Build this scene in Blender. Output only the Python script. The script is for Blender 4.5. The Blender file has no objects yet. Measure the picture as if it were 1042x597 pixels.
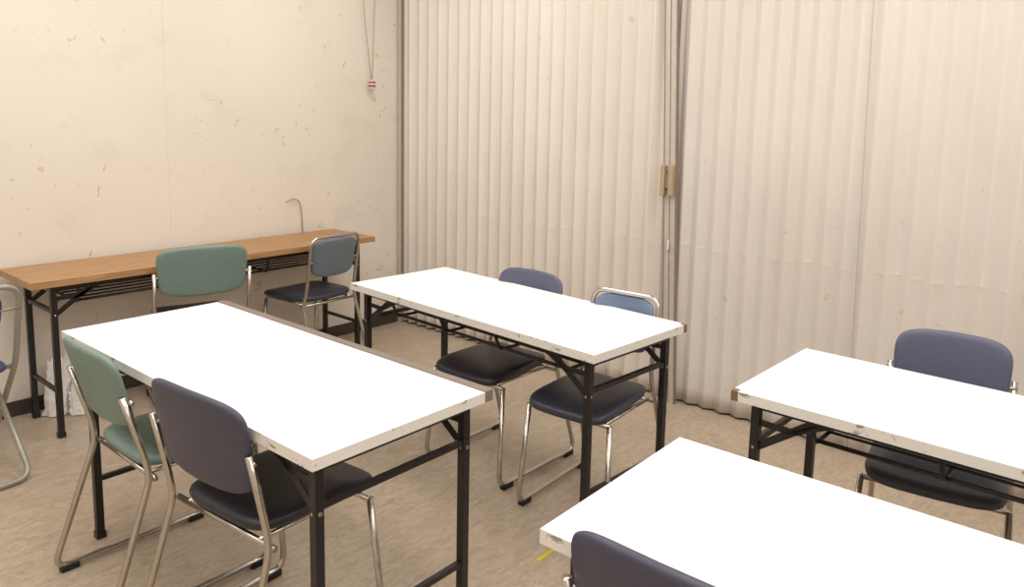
import bpy, math, random
from mathutils import Vector, Matrix
random.seed(7)
S=bpy.context.scene
COL=bpy.context.collection
try:
    S.view_settings.view_transform='Standard'
    S.view_settings.look='None'
except Exception: pass

# ------------------------------------------------------------ materials
def lin(c):
    o=[]
    for v in c:
        v/=255.
        o.append(v/12.92 if v<=.04045 else ((v+.055)/1.055)**2.4)
    return (*o,1.)
def newmat(name):
    m=bpy.data.materials.new(name);m.use_nodes=True
    nt=m.node_tree;b=nt.nodes['Principled BSDF']
    return m,nt,b
def setin(b,**k):
    for n,v in k.items():
        n=n.replace('_',' ')
        if n in b.inputs: b.inputs[n].default_value=v
def ramp(nt,fac,stops):
    r=nt.nodes.new('ShaderNodeValToRGB');e=r.color_ramp.elements
    while len(e)<len(stops): e.new(.5)
    for i,(p,c) in enumerate(stops):
        e[i].position=p;e[i].color=c
    nt.links.new(fac,r.inputs[0]);return r.outputs[0]
def coords(nt,scale=(1,1,1),rot=(0,0,0)):
    t=nt.nodes.new('ShaderNodeTexCoord');m=nt.nodes.new('ShaderNodeMapping')
    m.inputs['Scale'].default_value=scale;m.inputs['Rotation'].default_value=rot
    nt.links.new(t.outputs['Object'],m.inputs[0]);return m.outputs[0]
def noise(nt,vec,scale,detail=4,rough=.5,dist=0.):
    n=nt.nodes.new('ShaderNodeTexNoise');n.inputs['Scale'].default_value=scale
    n.inputs['Detail'].default_value=detail;n.inputs['Roughness'].default_value=rough
    n.inputs['Distortion'].default_value=dist
    nt.links.new(vec,n.inputs['Vector']);return n.outputs['Fac']
def mix(nt,fac,a,b,mode='MIX'):
    m=nt.nodes.new('ShaderNodeMix');m.data_type='RGBA';m.blend_type=mode
    for s,v in ((m.inputs[0],fac),(m.inputs[6],a),(m.inputs[7],b)):
        if hasattr(v,'links') or hasattr(v,'is_linked'): nt.links.new(v,s)
        else: s.default_value=v
    return m.outputs[2]
def bump(nt,b,h,strength=.2,dist=.01):
    n=nt.nodes.new('ShaderNodeBump');n.inputs['Strength'].default_value=strength;n.inputs['Distance'].default_value=dist
    nt.links.new(h,n.inputs['Height']);nt.links.new(n.outputs[0],b.inputs['Normal'])
BLK=(0,0,0,1);WHT=(1,1,1,1)
def plain(name,c,rough=.5,metal=0.,var=.06,scale=40,bmp=0.):
    m,nt,b=newmat(name);v=coords(nt);n=noise(nt,v,scale)
    l=lin(c);lo=tuple(x*(1-var) for x in l[:3])+(1,);hi=tuple(min(1,x*(1+var)) for x in l[:3])+(1,)
    nt.links.new(ramp(nt,n,[(.3,lo),(.7,hi)]),b.inputs['Base Color'])
    setin(b,Roughness=rough,Metallic=metal)
    if bmp: bump(nt,b,n,bmp,.002)
    return m
def wall_mat():
    m,nt,b=newmat('painted_wall');v=coords(nt)
    base=ramp(nt,noise(nt,v,1.3,3),[(.3,lin((222,213,201))),(.7,lin((228,219,208)))])
    sm=ramp(nt,noise(nt,v,5,5,.65,.5),[(.55,BLK),(.72,(.26,.26,.26,1))]);base=mix(nt,sm,base,lin((198,184,167)))
    f=noise(nt,v,20,3,.55,.4);f=ramp(nt,f,[(.655,BLK),(.68,WHT)])
    g=noise(nt,v,2.0,2);g=ramp(nt,g,[(.47,BLK),(.58,WHT)])
    k=mix(nt,1.,f,g,'MULTIPLY')
    k=mix(nt,1.,k,(.5,.5,.5,1),'MULTIPLY')
    c=mix(nt,k,base,lin((186,156,124)))
    v2=coords(nt,(1,1,.35),(0,.6,0));s=noise(nt,v2,30,2,.5,1.2);s=ramp(nt,s,[(.71,BLK),(.73,(.8,.8,.8,1))])
    s=mix(nt,1.,s,ramp(nt,noise(nt,v,1.1,1),[(.48,BLK),(.56,WHT)]),'MULTIPLY')
    c=mix(nt,s,c,lin((160,136,114)))
    nt.links.new(c,b.inputs['Base Color']);setin(b,Roughness=.7)
    bump(nt,b,noise(nt,v,60),.05,.003)
    return m
def floor_mat():
    m,nt,b=newmat('vinyl_tile_floor')
    v=coords(nt)
    vs=coords(nt,(1,2.6,1),(0,0,.5))
    n1=noise(nt,vs,13,5,.6,1.6)
    c=ramp(nt,n1,[(.30,lin((162,145,126))),(.5,lin((180,163,143))),(.70,lin((196,181,162)))])
    n3=noise(nt,vs,30,3,.6,2.);c=mix(nt,ramp(nt,n3,[(.58,BLK),(.70,(.42,.42,.42,1))]),c,lin((144,123,102)))
    n2=noise(nt,v,1.1,3)
    c=mix(nt,ramp(nt,n2,[(.35,BLK),(.7,(.3,.3,.3,1))]),c,lin((156,137,116)))
    br=nt.nodes.new('ShaderNodeTexBrick');br.offset=0;br.squash=1
    br.inputs['Scale'].default_value=1.;br.inputs['Mortar Size'].default_value=.0014
    br.inputs['Brick Width'].default_value=.29;br.inputs['Row Height'].default_value=.29
    br.inputs['Color1'].default_value=(1,1,1,1);br.inputs['Color2'].default_value=(.97,.97,.97,1);br.inputs['Mortar'].default_value=(.88,.86,.84,1)
    nt.links.new(v,br.inputs['Vector'])
    c=mix(nt,1.,c,br.outputs['Color'],'MULTIPLY')
    nt.links.new(c,b.inputs['Base Color']);setin(b,Roughness=.36)
    bump(nt,b,n1,.03,.002)
    return m
def wood_mat():
    m,nt,b=newmat('teak_laminate');v=coords(nt,(14,1.2,14))
    n=noise(nt,v,5,6,.6,1.)
    c=ramp(nt,n,[(.3,lin((146,108,70))),(.5,lin((166,126,84))),(.72,lin((184,146,102)))])
    nt.links.new(c,b.inputs['Base Color']);setin(b,Roughness=.45);return m
def edge_mat():
    m,nt,b=newmat('worn_white_edge');v=coords(nt)
    n=noise(nt,v,30,5,.75,.8);k=ramp(nt,n,[(.59,BLK),(.62,(.8,.8,.8,1))])
    k=mix(nt,1.,k,ramp(nt,noise(nt,v,5,2),[(.46,BLK),(.52,WHT)]),'MULTIPLY')
    c=mix(nt,k,lin((222,218,212)),lin((128,114,99)))
    nt.links.new(c,b.inputs['Base Color']);setin(b,Roughness=.5);return m
def top_mat():
    m,nt,b=newmat('white_laminate');v=coords(nt)
    n=noise(nt,v,3,3);c=ramp(nt,n,[(.3,lin((232,233,233))),(.7,lin((238,239,239)))])
    k=ramp(nt,noise(nt,v,40,2),[(.76,BLK),(.78,WHT)])
    c=mix(nt,k,c,lin((190,184,176)))
    nt.links.new(c,b.inputs['Base Color']);setin(b,Roughness=.42);return m
def curtain_mat(name,a,bb):
    m,nt,b=newmat(name);v=coords(nt,(1,1,.5))
    n=noise(nt,v,2.5,5,.6);c=ramp(nt,n,[(.3,lin(a)),(.7,lin(bb))])
    v1=coords(nt);k=ramp(nt,noise(nt,v1,22,3),[(.70,BLK),(.78,(.4,.4,.4,1))])
    c=mix(nt,k,c,lin((165,148,130)))
    nt.links.new(c,b.inputs['Base Color']);setin(b,Roughness=.55)
    return m
M=dict(wall=wall_mat(),floor=floor_mat(),wood=wood_mat(),edge=edge_mat(),top=top_mat(),
 curtL=curtain_mat('accordion_vinyl',(215,206,195),(223,215,205)),
 curtR=curtain_mat('accordion_vinyl_grey',(209,201,193),(217,210,202)),
 seam=plain('curtain_seam',(186,176,166),.6),
 black=plain('black_enamel',(28,25,25),.38,0,.1),
 chrome=plain('chrome_tube',(190,184,177),.24,1.,.04),
 glide=plain('black_glide',(24,22,22),.5),
 base=plain('dark_baseboard',(62,54,48),.5),
 rail=plain('aluminium_rail',(192,183,173),.4,.1),
 railD=plain('brown_gasket',(140,124,110),.6),
 latch=plain('latch_beige',(172,154,128),.45),
 trimA=plain('taupe_edge_strip',(124,112,101),.45),
 corner=plain('brown_corner_guard',(120,96,72),.5),
 ceil=plain('ceiling_board',(230,227,221),.8),
 navy=plain('navy_vinyl',(62,62,80),.42,0,.05,60,.15),
 dark=plain('dark_navy_vinyl',(40,38,48),.38,0,.06,60,.15),
 blueg=plain('slate_blue_vinyl',(82,85,108),.42,0,.05,60,.15),
 blue=plain('sky_blue_vinyl',(98,114,140),.42,0,.05,60,.15),
 teal=plain('teal_vinyl',(112,134,127),.42,0,.05,60,.15),
 slate=plain('slate_vinyl',(100,111,119),.42,0,.05,60,.15),
 seatb=plain('seat_navy_vinyl',(54,56,70),.38,0,.06,60,.15),
 paint=plain('grey_green_painted_tube',(156,154,141),.35,.3),
 bag=plain('white_plastic_bag',(232,230,228),.35,0,.03,20,.2),
 yellow=plain('yellow_tape',(205,185,40),.5),
 red=plain('red_plastic',(165,70,70),.4),
 white=plain('white_plastic',(215,212,206),.45),
 cord=plain('grey_cord',(150,138,124),.6),
 foldb=plain('folding_seat_blue',(62,72,108),.45))

# ------------------------------------------------------------ mesh builder
class MB:
    def __init__(s): s.v=[];s.f=[];s.m=[];s.mats=[]
    def mi(s,mat):
        if mat not in s.mats: s.mats.append(mat)
        return s.mats.index(mat)
    def add(s,vs,fs,mat):
        o=len(s.v);k=s.mi(mat);s.v+=[tuple(v) for v in vs]
        for f in fs: s.f.append([i+o for i in f]);s.m.append(k)
    def box(s,c,d,mat,rz=0.,topmat=None,R=None):
        x,y,z=[q/2 for q in d];vs=[]
        R=R or Matrix.Rotation(rz,3,'Z')
        for sx,sy,sz in [(-1,-1,-1),(1,-1,-1),(1,1,-1),(-1,1,-1),(-1,-1,1),(1,-1,1),(1,1,1),(-1,1,1)]:
            vs.append(Vector(c)+R@Vector((sx*x,sy*y,sz*z)))
        fs=[(0,3,2,1),(0,1,5,4),(1,2,6,5),(2,3,7,6),(3,0,4,7)]
        if topmat is None: fs.append((4,5,6,7));s.add(vs,fs,mat)
        else:
            s.add(vs,fs,mat);s.add([vs[i] for i in (4,5,6,7)],[(0,1,2,3)],topmat)
    def beam(s,a,b,w,h,mat):
        a=Vector(a);b=Vector(b);d=(b-a);L=d.length;d.normalize()
        up=Vector((0,0,1)) if abs(d.z)<.95 else Vector((0,1,0))
        y=up.cross(d).normalized();z=d.cross(y)
        R=Matrix((d,y,z)).transposed()
        s.box((a+b)/2,(L,w,h),mat,R=R)
    def tube(s,pts,r,mat,seg=10,bend=.04,closed=False):
        P=roundpath([Vector(p) for p in pts],bend,closed)
        n=len(P)
        t0=(P[1]-P[0]).normalized();a=Vector((0,0,1)) if abs(t0.z)<.9 else Vector((1,0,0))
        nrm=t0.cross(a).normalized()
        vs=[];fs=[]
        for i in range(n):
            if closed: t=(P[(i+1)%n]-P[i-1]).normalized()
            elif i==0: t=(P[1]-P[0]).normalized()
            elif i==n-1: t=(P[-1]-P[-2]).normalized()
            else: t=(P[i+1]-P[i-1]).normalized()
            nrm=(nrm-t*nrm.dot(t)).normalized();bn=t.cross(nrm)
            for k in range(seg):
                q=2*math.pi*k/seg;vs.append(P[i]+(nrm*math.cos(q)+bn*math.sin(q))*r)
        for i in range(n if closed else n-1):
            j=(i+1)%n
            for k in range(seg):
                k2=(k+1)%seg;fs.append((i*seg+k,i*seg+k2,j*seg+k2,j*seg+k))
        if not closed:
            fs.append(tuple(reversed(range(seg))));fs.append(tuple(range((n-1)*seg,n*seg)))
        s.add(vs,fs,mat)
    def obj(s,name,parent=None,smooth=False,bevel=0.):
        me=bpy.data.meshes.new(name);me.from_pydata(s.v,[],s.f)
        for m in s.mats: me.materials.append(M[m])
        for p,k in zip(me.polygons,s.m): p.material_index=k;p.use_smooth=smooth
        me.update();o=bpy.data.objects.new(name,me);COL.objects.link(o)
        if parent: o.parent=parent
        if bevel:
            b=o.modifiers.new('bevel','BEVEL');b.width=bevel;b.segments=2;b.limit_method='ANGLE'
        return o
def roundpath(P,r,closed):
    out=[];n=len(P)
    for i in range(n):
        if not closed and i in(0,n-1): out.append(P[i]);continue
        a,b,c=P[i-1],P[i],P[(i+1)%n]
        u=a-b;v=c-b;rr=min(r,u.length*.48,v.length*.48)
        p=b+u.normalized()*rr;q=b+v.normalized()*rr
        for k in range(7):
            t=k/6;out.append(p*(1-t)**2+b*2*t*(1-t)+q*t*t)
    return out
def empty(name,loc,rz=0.):
    e=bpy.data.objects.new(name,None);e.empty_display_size=.1;COL.objects.link(e)
    e.location=loc;e.rotation_euler=(0,0,rz);return e
def pad(b,fn,thick,mat,n=5.,N=56):
    """rounded cushion: fn(u,v)->(point,normal) for u,v in -1..1"""
    prof=[(0,1),(.4,1),(.7,.98),(.86,.93),(.94,.8),(.985,.5),(1.,0)]
    vs=[];fs=[]
    def ring(r,h):
        st=len(vs)
        for k in range(N):
            q=2*math.pi*k/N;c,s_=math.cos(q),math.sin(q)
            u=math.copysign(abs(c)**(2/n),c)*r;v=math.copysign(abs(s_)**(2/n),s_)*r
            p,nn=fn(u,v);vs.append(p+nn*h*thick/2)
        return st
    rs=[]
    p,nn=fn(0,0);vs.append(p+nn*thick/2);
    for r,h in prof[1:]: rs.append(ring(r,h))
    for r,h in reversed(prof[1:-1]): rs.append(ring(r,-h))
    vs.append(p-nn*thick/2);last=len(vs)-1
    for k in range(N):
        k2=(k+1)%N
        fs.append((0,rs[0]+k,rs[0]+k2));fs.append((last,rs[-1]+k2,rs[-1]+k))
        for a,c in zip(rs[:-1],rs[1:]): fs.append((a+k,c+k,c+k2,a+k2))
    b.add(vs,fs,mat)

# ------------------------------------------------------------ room
XP,YW=3.3817,3.9325;X0,Y0,H=-2.2,-2.6,2.9
def solid(name,c,d,mat):
    b=MB();b.box(c,d,mat);return b.obj(name)
solid('floor',((X0+XP)/2+.1,(Y0+YW)/2,-.05),(XP-X0+.4,YW-Y0+.2,.1),'floor')
solid('ceiling',((X0+XP)/2+.1,(Y0+YW)/2,H+.05),(XP-X0+.4,YW-Y0+.2,.1),'ceil')
solid('wall_north',((X0+XP)/2+.1,YW+.05,H/2),(XP-X0+.4,.1,H),'wall')
solid('wall_south',((X0+XP)/2+.1,Y0-.05,H/2),(XP-X0+.4,.1,H),'wall')
solid('wall_west',(X0-.05,(Y0+YW)/2,H/2),(.1,YW-Y0,H),'wall')
solid('wall_east',(XP+.2,(Y0+YW)/2,H/2),(.1,YW-Y0,H),'wall')
solid('baseboard_north',((X0+XP)/2,YW-.006,.035),(XP-X0-.04,.012,.07),'base')
solid('trim_wall_joint',(1.83,YW-.0008,H/2+.035),(.005,.0018,H-.075),'wall')

def curtain(name,ya,yb,amp,mat,per,seed,sharp=.75):
    """pleated accordion partition from ya down to yb"""
    rnd=random.Random(seed);L=ya-yb;ny=int(L/per*18)
    ph=[rnd.uniform(-.08,.08) for _ in range(int(L/per)+3)]
    am=[rnd.uniform(.88,1.1) for _ in range(int(L/per)+3)]
    vs=[];fs=[]
    nz=36
    zs=[.012+(H-.02)*(j/nz) for j in range(nz+1)]+[.785,.79,.795,.80,.805,.81,.815]
    zs=sorted(set(zs));nz=len(zs)-1
    for j in range(nz+1):
        z=zs[j]
        for i in range(ny+1):
            t=i/ny*L/per;k=int(t);f=t-k
            p=ph[k]*(1-f)+ph[k+1]*f;a=am[k]*(1-f)+am[k+1]*f
            w=t*2*math.pi+p*1.3+.03*math.sin(z*1.3+t*.3)
            s=math.sin(w)
            s=(1-sharp)*s+sharp*(math.asin(s)/(math.pi/2))
            zz=.80+.006*math.sin(t*1.7)
            dent=math.exp(-((z-zz)/.006)**2)*.0009*(1+math.sin(w+t))
            vs.append((XP+amp*a*s-dent,ya-i/ny*L,z))
    for j in range(nz):
        for i in range(ny):
            q=j*(ny+1)+i;fs.append((q,q+ny+1,q+ny+2,q+1))
    b=MB();b.add(vs,fs,mat);o=b.obj(name,smooth=True)
    md=o.modifiers.new('thick','SOLIDIFY');md.thickness=.003;md.offset=1
    return o
e=empty('accordion_partition',(0,0,0))
for o in (curtain('pleats_left',3.885,1.888,.0185,'curtL',.090,3,.9),curtain('pleats_right',1.884,Y0+.03,.0125,'curtR',.086,5,.85)):
    o.parent=e
b=MB()
b.box((XP-.005,3.905,H/2),(.04,.030,H),'rail');b.box((XP-.006,3.888,H/2),(.03,.004,H),'railD')
# meeting stiles (stand very slightly out of plumb)
def lean(y,w,x,d,mat,a=-.055,k=.045):
    f=lambda z: y+a+z*k
    vs=[]
    for z in(0.,H):
        for sx,sy in((-1,-1),(1,-1),(1,1),(-1,1)): vs.append((x+sx*d/2,f(z)+sy*w/2,z))
    b.add(vs,[(0,3,2,1),(4,5,6,7),(0,1,5,4),(1,2,6,5),(2,3,7,6),(3,0,4,7)],mat)
lean(1.896,.026,XP-.034,.022,'rail');lean(1.864,.026,XP-.034,.022,'rail')
lean(1.880,.005,XP-.033,.02,'railD')
lean(1.912,.005,XP-.036,.022,'railD');lean(1.848,.005,XP-.036,.022,'railD')
lean(1.00,.0035,XP-.0125,.004,'seam',-.03,.02)
b.obj('stiles',e)
b=MB()
b.box((XP-.060,1.903,1.12),(.03,.024,.15),'latch');b.box((XP-.060,1.858,1.12),(.03,.024,.15),'latch')
b.box((XP-.058,1.881,1.115),(.02,.018,.07),'railD')
b.box((XP-.052,1.864,.80),(.012,.012,.05),'white')
b.obj('latch',e,bevel=.004)

for x in(-.9,.8,2.4):
    for y in(-1.3,.7,2.7):
        e=empty('ceiling_light',(x,y,H))
        b=MB();b.box((0,0,-.02),(.94,1.25,.038),'ceil');b.obj('housing',e)
        ld=bpy.data.lights.new('tube_light','AREA');ld.shape='RECTANGLE';ld.size=.9;ld.size_y=1.2;ld.energy=21. if y<2 else 20.5;ld.color=(1.,.973,.938)
        lo=bpy.data.objects.new('tube_light',ld);COL.objects.link(lo);lo.parent=e;lo.location=(0,0,-.045)
w=bpy.data.worlds.new('World');S.world=w;w.use_nodes=True
w.node_tree.nodes['Background'].inputs[0].default_value=(1,.95,.9,1);w.node_tree.nodes['Background'].inputs[1].default_value=.3

# ------------------------------------------------------------ tables
def table(name,loc,rz,L,W,wood=False,strip=False,guard=(),T=.70,ie=.055,ie2=None):
    """origin: near corner; x=0..W across, y=0..L along"""
    ie2=ie2 or ie
    e=empty(name,(loc[0],loc[1],0),rz);th=.028
    b=MB();b.box((W/2-(.008 if strip else 0),L/2,T-th/2),(W-(.016 if strip else 0),L,th),'wood' if wood else 'edge',topmat='wood' if wood else 'top')
    b.obj('table_top',e)
    if strip:
        b=MB();b.box((W-.011,L/2,T-.0125),(.030,L+.004,.032),'trimA');b.obj('edge_strip',e,bevel=.002)
    if guard:
        b=MB()
        for cx,cy in guard:
            x,y=cx*W,cy*L
            sx=1 if cx==0 else -1;sy=1 if cy==0 else -1
            b.box((x+sx*.009,y+sy*.009,T-th/2),(.022,.022,th+.003),'corner')
        b.obj('corner_guards',e,bevel=.004)
    b=MB();q=.024;ins=.048
    xs=(ins,W-ins);zt=T-th
    for s,y in ((1,ie),(-1,L-ie2)):
        for x in xs:
            b.box((x,y,zt/2),(q,q,zt-.004),'black')
            b.box((x,y,.012),(q+.006,q+.006,.024),'black')
            b.beam((x,y+s*.006,zt-.13),(x,y+s*.17,zt-.012),.005,.022,'black')
            b.beam((x,y+s*.004,zt-.06),(x,y+s*.10,zt-.062),.005,.018,'black')
            b.beam((x,y+s*.10,zt-.062),(x,y+s*.20,zt-.015),.005,.018,'black')
            b.box((x-.0135,y,zt-.13),(.003,.008,.008),'chrome');b.box((x,y-s*.0135,zt-.13),(.010,.003,.010),'chrome')
        b.box((W/2,y,zt-.018),(W-2*ins,q*.9,.028),'black')
        b.box((W/2,y,.555),(W-2*ins,.016,.016),'black')
        b.box((W/2,y,.205),(W-2*ins,.016,.016),'black')
    for x in (ins+.004,W-ins-.004):
        b.box((x,L/2,zt-.012),(.022,L-2*ie,.022),'black')
    b.obj('leg_frame',e,bevel=.002)
    b=MB();zz=zt-.088;ya,yb=.20,L-.20;x0,x1=W*.20,W*.82
    for k in range(5):
        x=x0+(x1-x0)*k/4;b.tube([(x,ya,zz),(x,yb,zz)],.0045 if 0<k<4 else .0065,'black',8)
    for y in (ya,ya+(yb-ya)/3,ya+(yb-ya)*2/3,yb):
        b.tube([(ins+.01,y,zt-.01),(x0-.01,y,zz-.006),(x1+.01,y,zz-.006),(W-ins-.01,y,zt-.01)],.006,'black',8,.02)
    b.obj('book_shelf',e,smooth=True)
    return e
table('folding_table',(.8933,1.3173),.012,1.37,.568,strip=True,ie2=.095)
table('folding_table.001',(1.8988,1.2983),-.0594,1.316,.528,guard=((1,0),))
table('folding_table.002',(1.9006,-.4581),-.0134,1.316,.528,guard=((0,1),))
table('folding_table.003',(1.0425,-.5202),.0225,1.316,.528)
table('wooden_folding_table',(2.8119,3.4832),math.pi/2,1.7782,.41,wood=True,ie=.095)

# ------------------------------------------------------------ chairs
def chair(name,loc,yaw,back='navy',seat='dark',w=.36,top=.76,loop=False,ph=.235,fw=.19,rf=-.285,lean=1.,sd=.19,sw=.183):
    e=empty(name,(loc[0],loc[1],0),math.radians(yaw))
    hw=w/2;xt=-.226-.03*(lean-1)
    r=.0095;b=MB()
    if not loop:
        for s in(1,-1):
            ys=fw*s; yb=(hw+.004)*s
            b.tube([(xt+.013,yb,top-.11),(-.175,yb,.47),(-.165,ys,.40),(rf,ys+.014*s,r+.008),(.195,ys+.014*s,r+.008),(.160,ys-.004*s,.395)],r,'chrome',12,.05)
    else:
        P=[(.160,fw-.004,.395),(.195,fw+.014,r+.008),(rf,fw+.014,r+.008),(-.165,fw,.40),(-.178,hw+.012,.48),(-.226,hw+.010,top),
           (-.226,-hw-.010,top),(-.178,-hw-.012,.48),(-.165,-fw,.40),(rf,-fw-.014,r+.008),(.195,-fw-.014,r+.008),(.160,-fw+.004,.395)]
        b.tube(P,r,'chrome',12,.05)
    b.tube([(.158,-fw+.004,.392),(.158,fw-.004,.392)],r*.9,'chrome',10)
    b.tube([(-.150,-fw,.395),(-.150,fw,.395)],r*.9,'chrome',10)
    for s in(1,-1): b.tube([(-.155,.15*s,.400),(.16,.15*s,.400)],.007,'chrome',8)
    b.obj('tube_frame',e,smooth=True)
    b=MB()
    for s in(1,-1):
        for x in(rf+.045,.150): b.box((x,(fw+.014)*s,.0105),(.055,.026,.021),'glide')
    b.obj('glides',e,bevel=.004)
    b=MB()
    def fs(u,v):
        x=(sd-.17)+sd*u;wv=(sw-.012*(u<0)*abs(u));z=.428-.010*max(0,u)**3*1.5-.006*(1-v*v)+.006*max(0,-u)
        return Vector((x,v*wv,z)),Vector((0,0,1))
    pad(b,fs,.040,seat,6.);b.obj('seat',e,smooth=True)
    b=MB();zt=top-(.018 if loop else 0);zc=zt-ph/2
    def fb(u,v):
        z=zc+v*ph/2+ .010*(1-u*u)*(1 if v>0 else -1)*abs(v)
        wd=hw*(1-.07*(1-v)/2)
        x=-.173-.045*(z-.5)/.26*lean-.022*(1-u*u)
        return Vector((x,u*wd,z)),Vector((1,0,.17)).normalized()
    pad(b,fb,.024,back,5.5);b.obj('back_rest',e,smooth=True)
    b=MB()
    for s in(1,-1):
        b.tube([(-.205,(hw+.014)*s,top-.13),(-.200,(hw-.03)*s,top-.13)],.006,'chrome',10)
    b.obj('bolts',e,smooth=True)
    return e
chair('stacking_chair',(1.045,2.27),0,'teal','teal',w=.36,ph=.215,lean=1.5,rf=-.30)
chair('stacking_chair.001',(1.06,1.745),5,'navy','dark',w=.40,ph=.23,fw=.205,sd=.20)
chair('stacking_chair.002',(1.765,3.565),74,'teal','dark',w=.41,top=.79,ph=.22)
chair('stacking_chair.003',(2.42,3.565),94,'slate','seatb',w=.30,loop=True,fw=.175,ph=.19,top=.765)
chair('stacking_chair.004',(2.265,2.035),180,'blueg','dark',w=.355,sw=.172)
chair('stacking_chair.005',(2.235,1.53),184,'blue','seatb',w=.26,loop=True,ph=.19,fw=.17,sw=.165)
chair('stacking_chair.006',(2.497,.455),188,'blueg','seatb',w=.335,ph=.27)
chair('stacking_chair.007',(1.185,.515),0,'navy','dark',w=.37,top=.775)

def folding_chair(name,loc,yaw):
    e=empty(name,(loc[0],loc[1],0),math.radians(yaw));r=.011;b=MB();h=.20
    b.tube([(.20,h,r),(-.10,h,.44),(-.20,h-.01,.76),(-.20,-h+.01,.76),(-.10,-h,.44),(.20,-h,r)],r,'paint',12,.07,closed=True)
    b.tube([(.13,h-.03,.42),(-.22,h-.02,r),(-.22,-h+.02,r),(.13,-h+.03,.42)],r,'paint',12,.06)
    b.tube([(-.08,-h,.42),(-.08,h,.42)],r*.8,'paint')
    b.obj('tube_frame',e,smooth=True)
    b=MB()
    pad(b,lambda u,v:(Vector((.02+.19*u,v*.165,.435-.008*max(0,u)**3)),Vector((0,0,1))),.035,'foldb')
    b.obj('seat',e,smooth=True)
    b=MB()
    pad(b,lambda u,v:(Vector((-.185-.02*(1-u*u)-.02*v,u*.13,.665+v*.065)),Vector((1,0,.2)).normalized()),.02,'foldb')
    for s in(1,-1): b.tube([(-.192,.12*s,.67),(-.178,.193*s,.67)],.006,'paint',8)
    b.obj('back_rest',e,smooth=True)
folding_chair('folding_chair',(.71,3.40),96)

# ------------------------------------------------------------ small things
rnd=random.Random(4)
def bagpart(b,cx,cy,h,rx0,ry0,ph):
    N=36;Kz=14;vs=[];fs=[]
    jit=[[rnd.uniform(-.09,.09) for _ in range(N)] for _ in range(Kz+1)]
    for j in range(Kz+1):
        t=j/Kz;z=.004+h*t;rx=rx0*(1-.35*t**2);ry=ry0*(1-.6*t)
        for k in range(N):
            q=2*math.pi*k/N;m=1+.14*math.sin(3*q+t*5+ph)+.10*math.sin(7*q-t*7+ph)+jit[j][k]
            vs.append((cx+rx*m*math.cos(q)+.03*t*math.sin(ph),cy+ry*m*math.sin(q),z+(.022*math.sin(4*q+ph)+.3*jit[j][k])*t*(1 if j else 0)))
    for j in range(Kz):
        for k in range(N):
            k2=(k+1)%N;fs.append((j*N+k,j*N+k2,(j+1)*N+k2,(j+1)*N+k))
    fs.append(tuple(reversed(range(N))));fs.append(tuple(range(Kz*N,Kz*N+N)))
    b.add(vs,fs,'bag')
b=MB();bagpart(b,-.035,0,.25,.065,.045,.6);bagpart(b,.055,-.05,.17,.065,.05,2.4)
o=b.obj('plastic_bag');o.location=(1.255,3.82,0)
b=MB();b.box((0,0,.0008),(.15,.016,.0012),'yellow');o=b.obj('floor_tape');o.location=(1.89,1.435,.0003);o.rotation_euler=(0,0,.02)
e=empty('hanging_pull_cord',(0,0,0))
b=MB();b.tube([(3.01,3.90,H),(3.055,3.895,2.1),(3.115,3.89,1.61)],.0022,'cord',6,.3)
b.tube([(3.175,3.90,H),(3.15,3.895,2.1),(3.122,3.89,1.61)],.0022,'cord',6,.3);b.obj('strings',e,smooth=True)
b=MB()
for k,(mt) in enumerate(['white','red','white','red','white']):
    z=1.56+k*.011;rr=[.018,.022,.024,.021,.015][k]
    b.tube([(3.118,3.885,z),(3.118,3.885,z+.0105)],rr,mt,14)
b.obj('handle',e,smooth=False,bevel=.002)
b=MB();b.tube([(2.62,3.920,.60),(2.615,3.922,.80),(2.60,3.920,.885),(2.55,3.915,.905),(2.50,3.912,.885)],.0028,'cord',8,.05)
b.obj('wall_cable',smooth=True)

# ------------------------------------------------------------ camera
f,py,yaw,pitch,roll,h=782.9,222.65,.7137,.1389,.0211,1.4376
cy,sy=math.cos(yaw),math.sin(yaw);cp,sp=math.cos(pitch),math.sin(pitch)
fw=Vector((cy*cp,sy*cp,-sp));rt=Vector((sy,-cy,0));up=rt.cross(fw)
r2=rt*math.cos(roll)+up*math.sin(roll);u2=-rt*math.sin(roll)+up*math.cos(roll)
cd=bpy.data.cameras.new('camera');cd.sensor_width=36;cd.lens=f/1042*36;cd.shift_y=(py-298.5)/1042;cd.clip_start=.02
co=bpy.data.objects.new('camera',cd);COL.objects.link(co)
Mx=Matrix((r2,u2,-fw)).transposed().to_4x4();Mx.translation=(0,0,h);co.matrix_world=Mx
S.camera=co
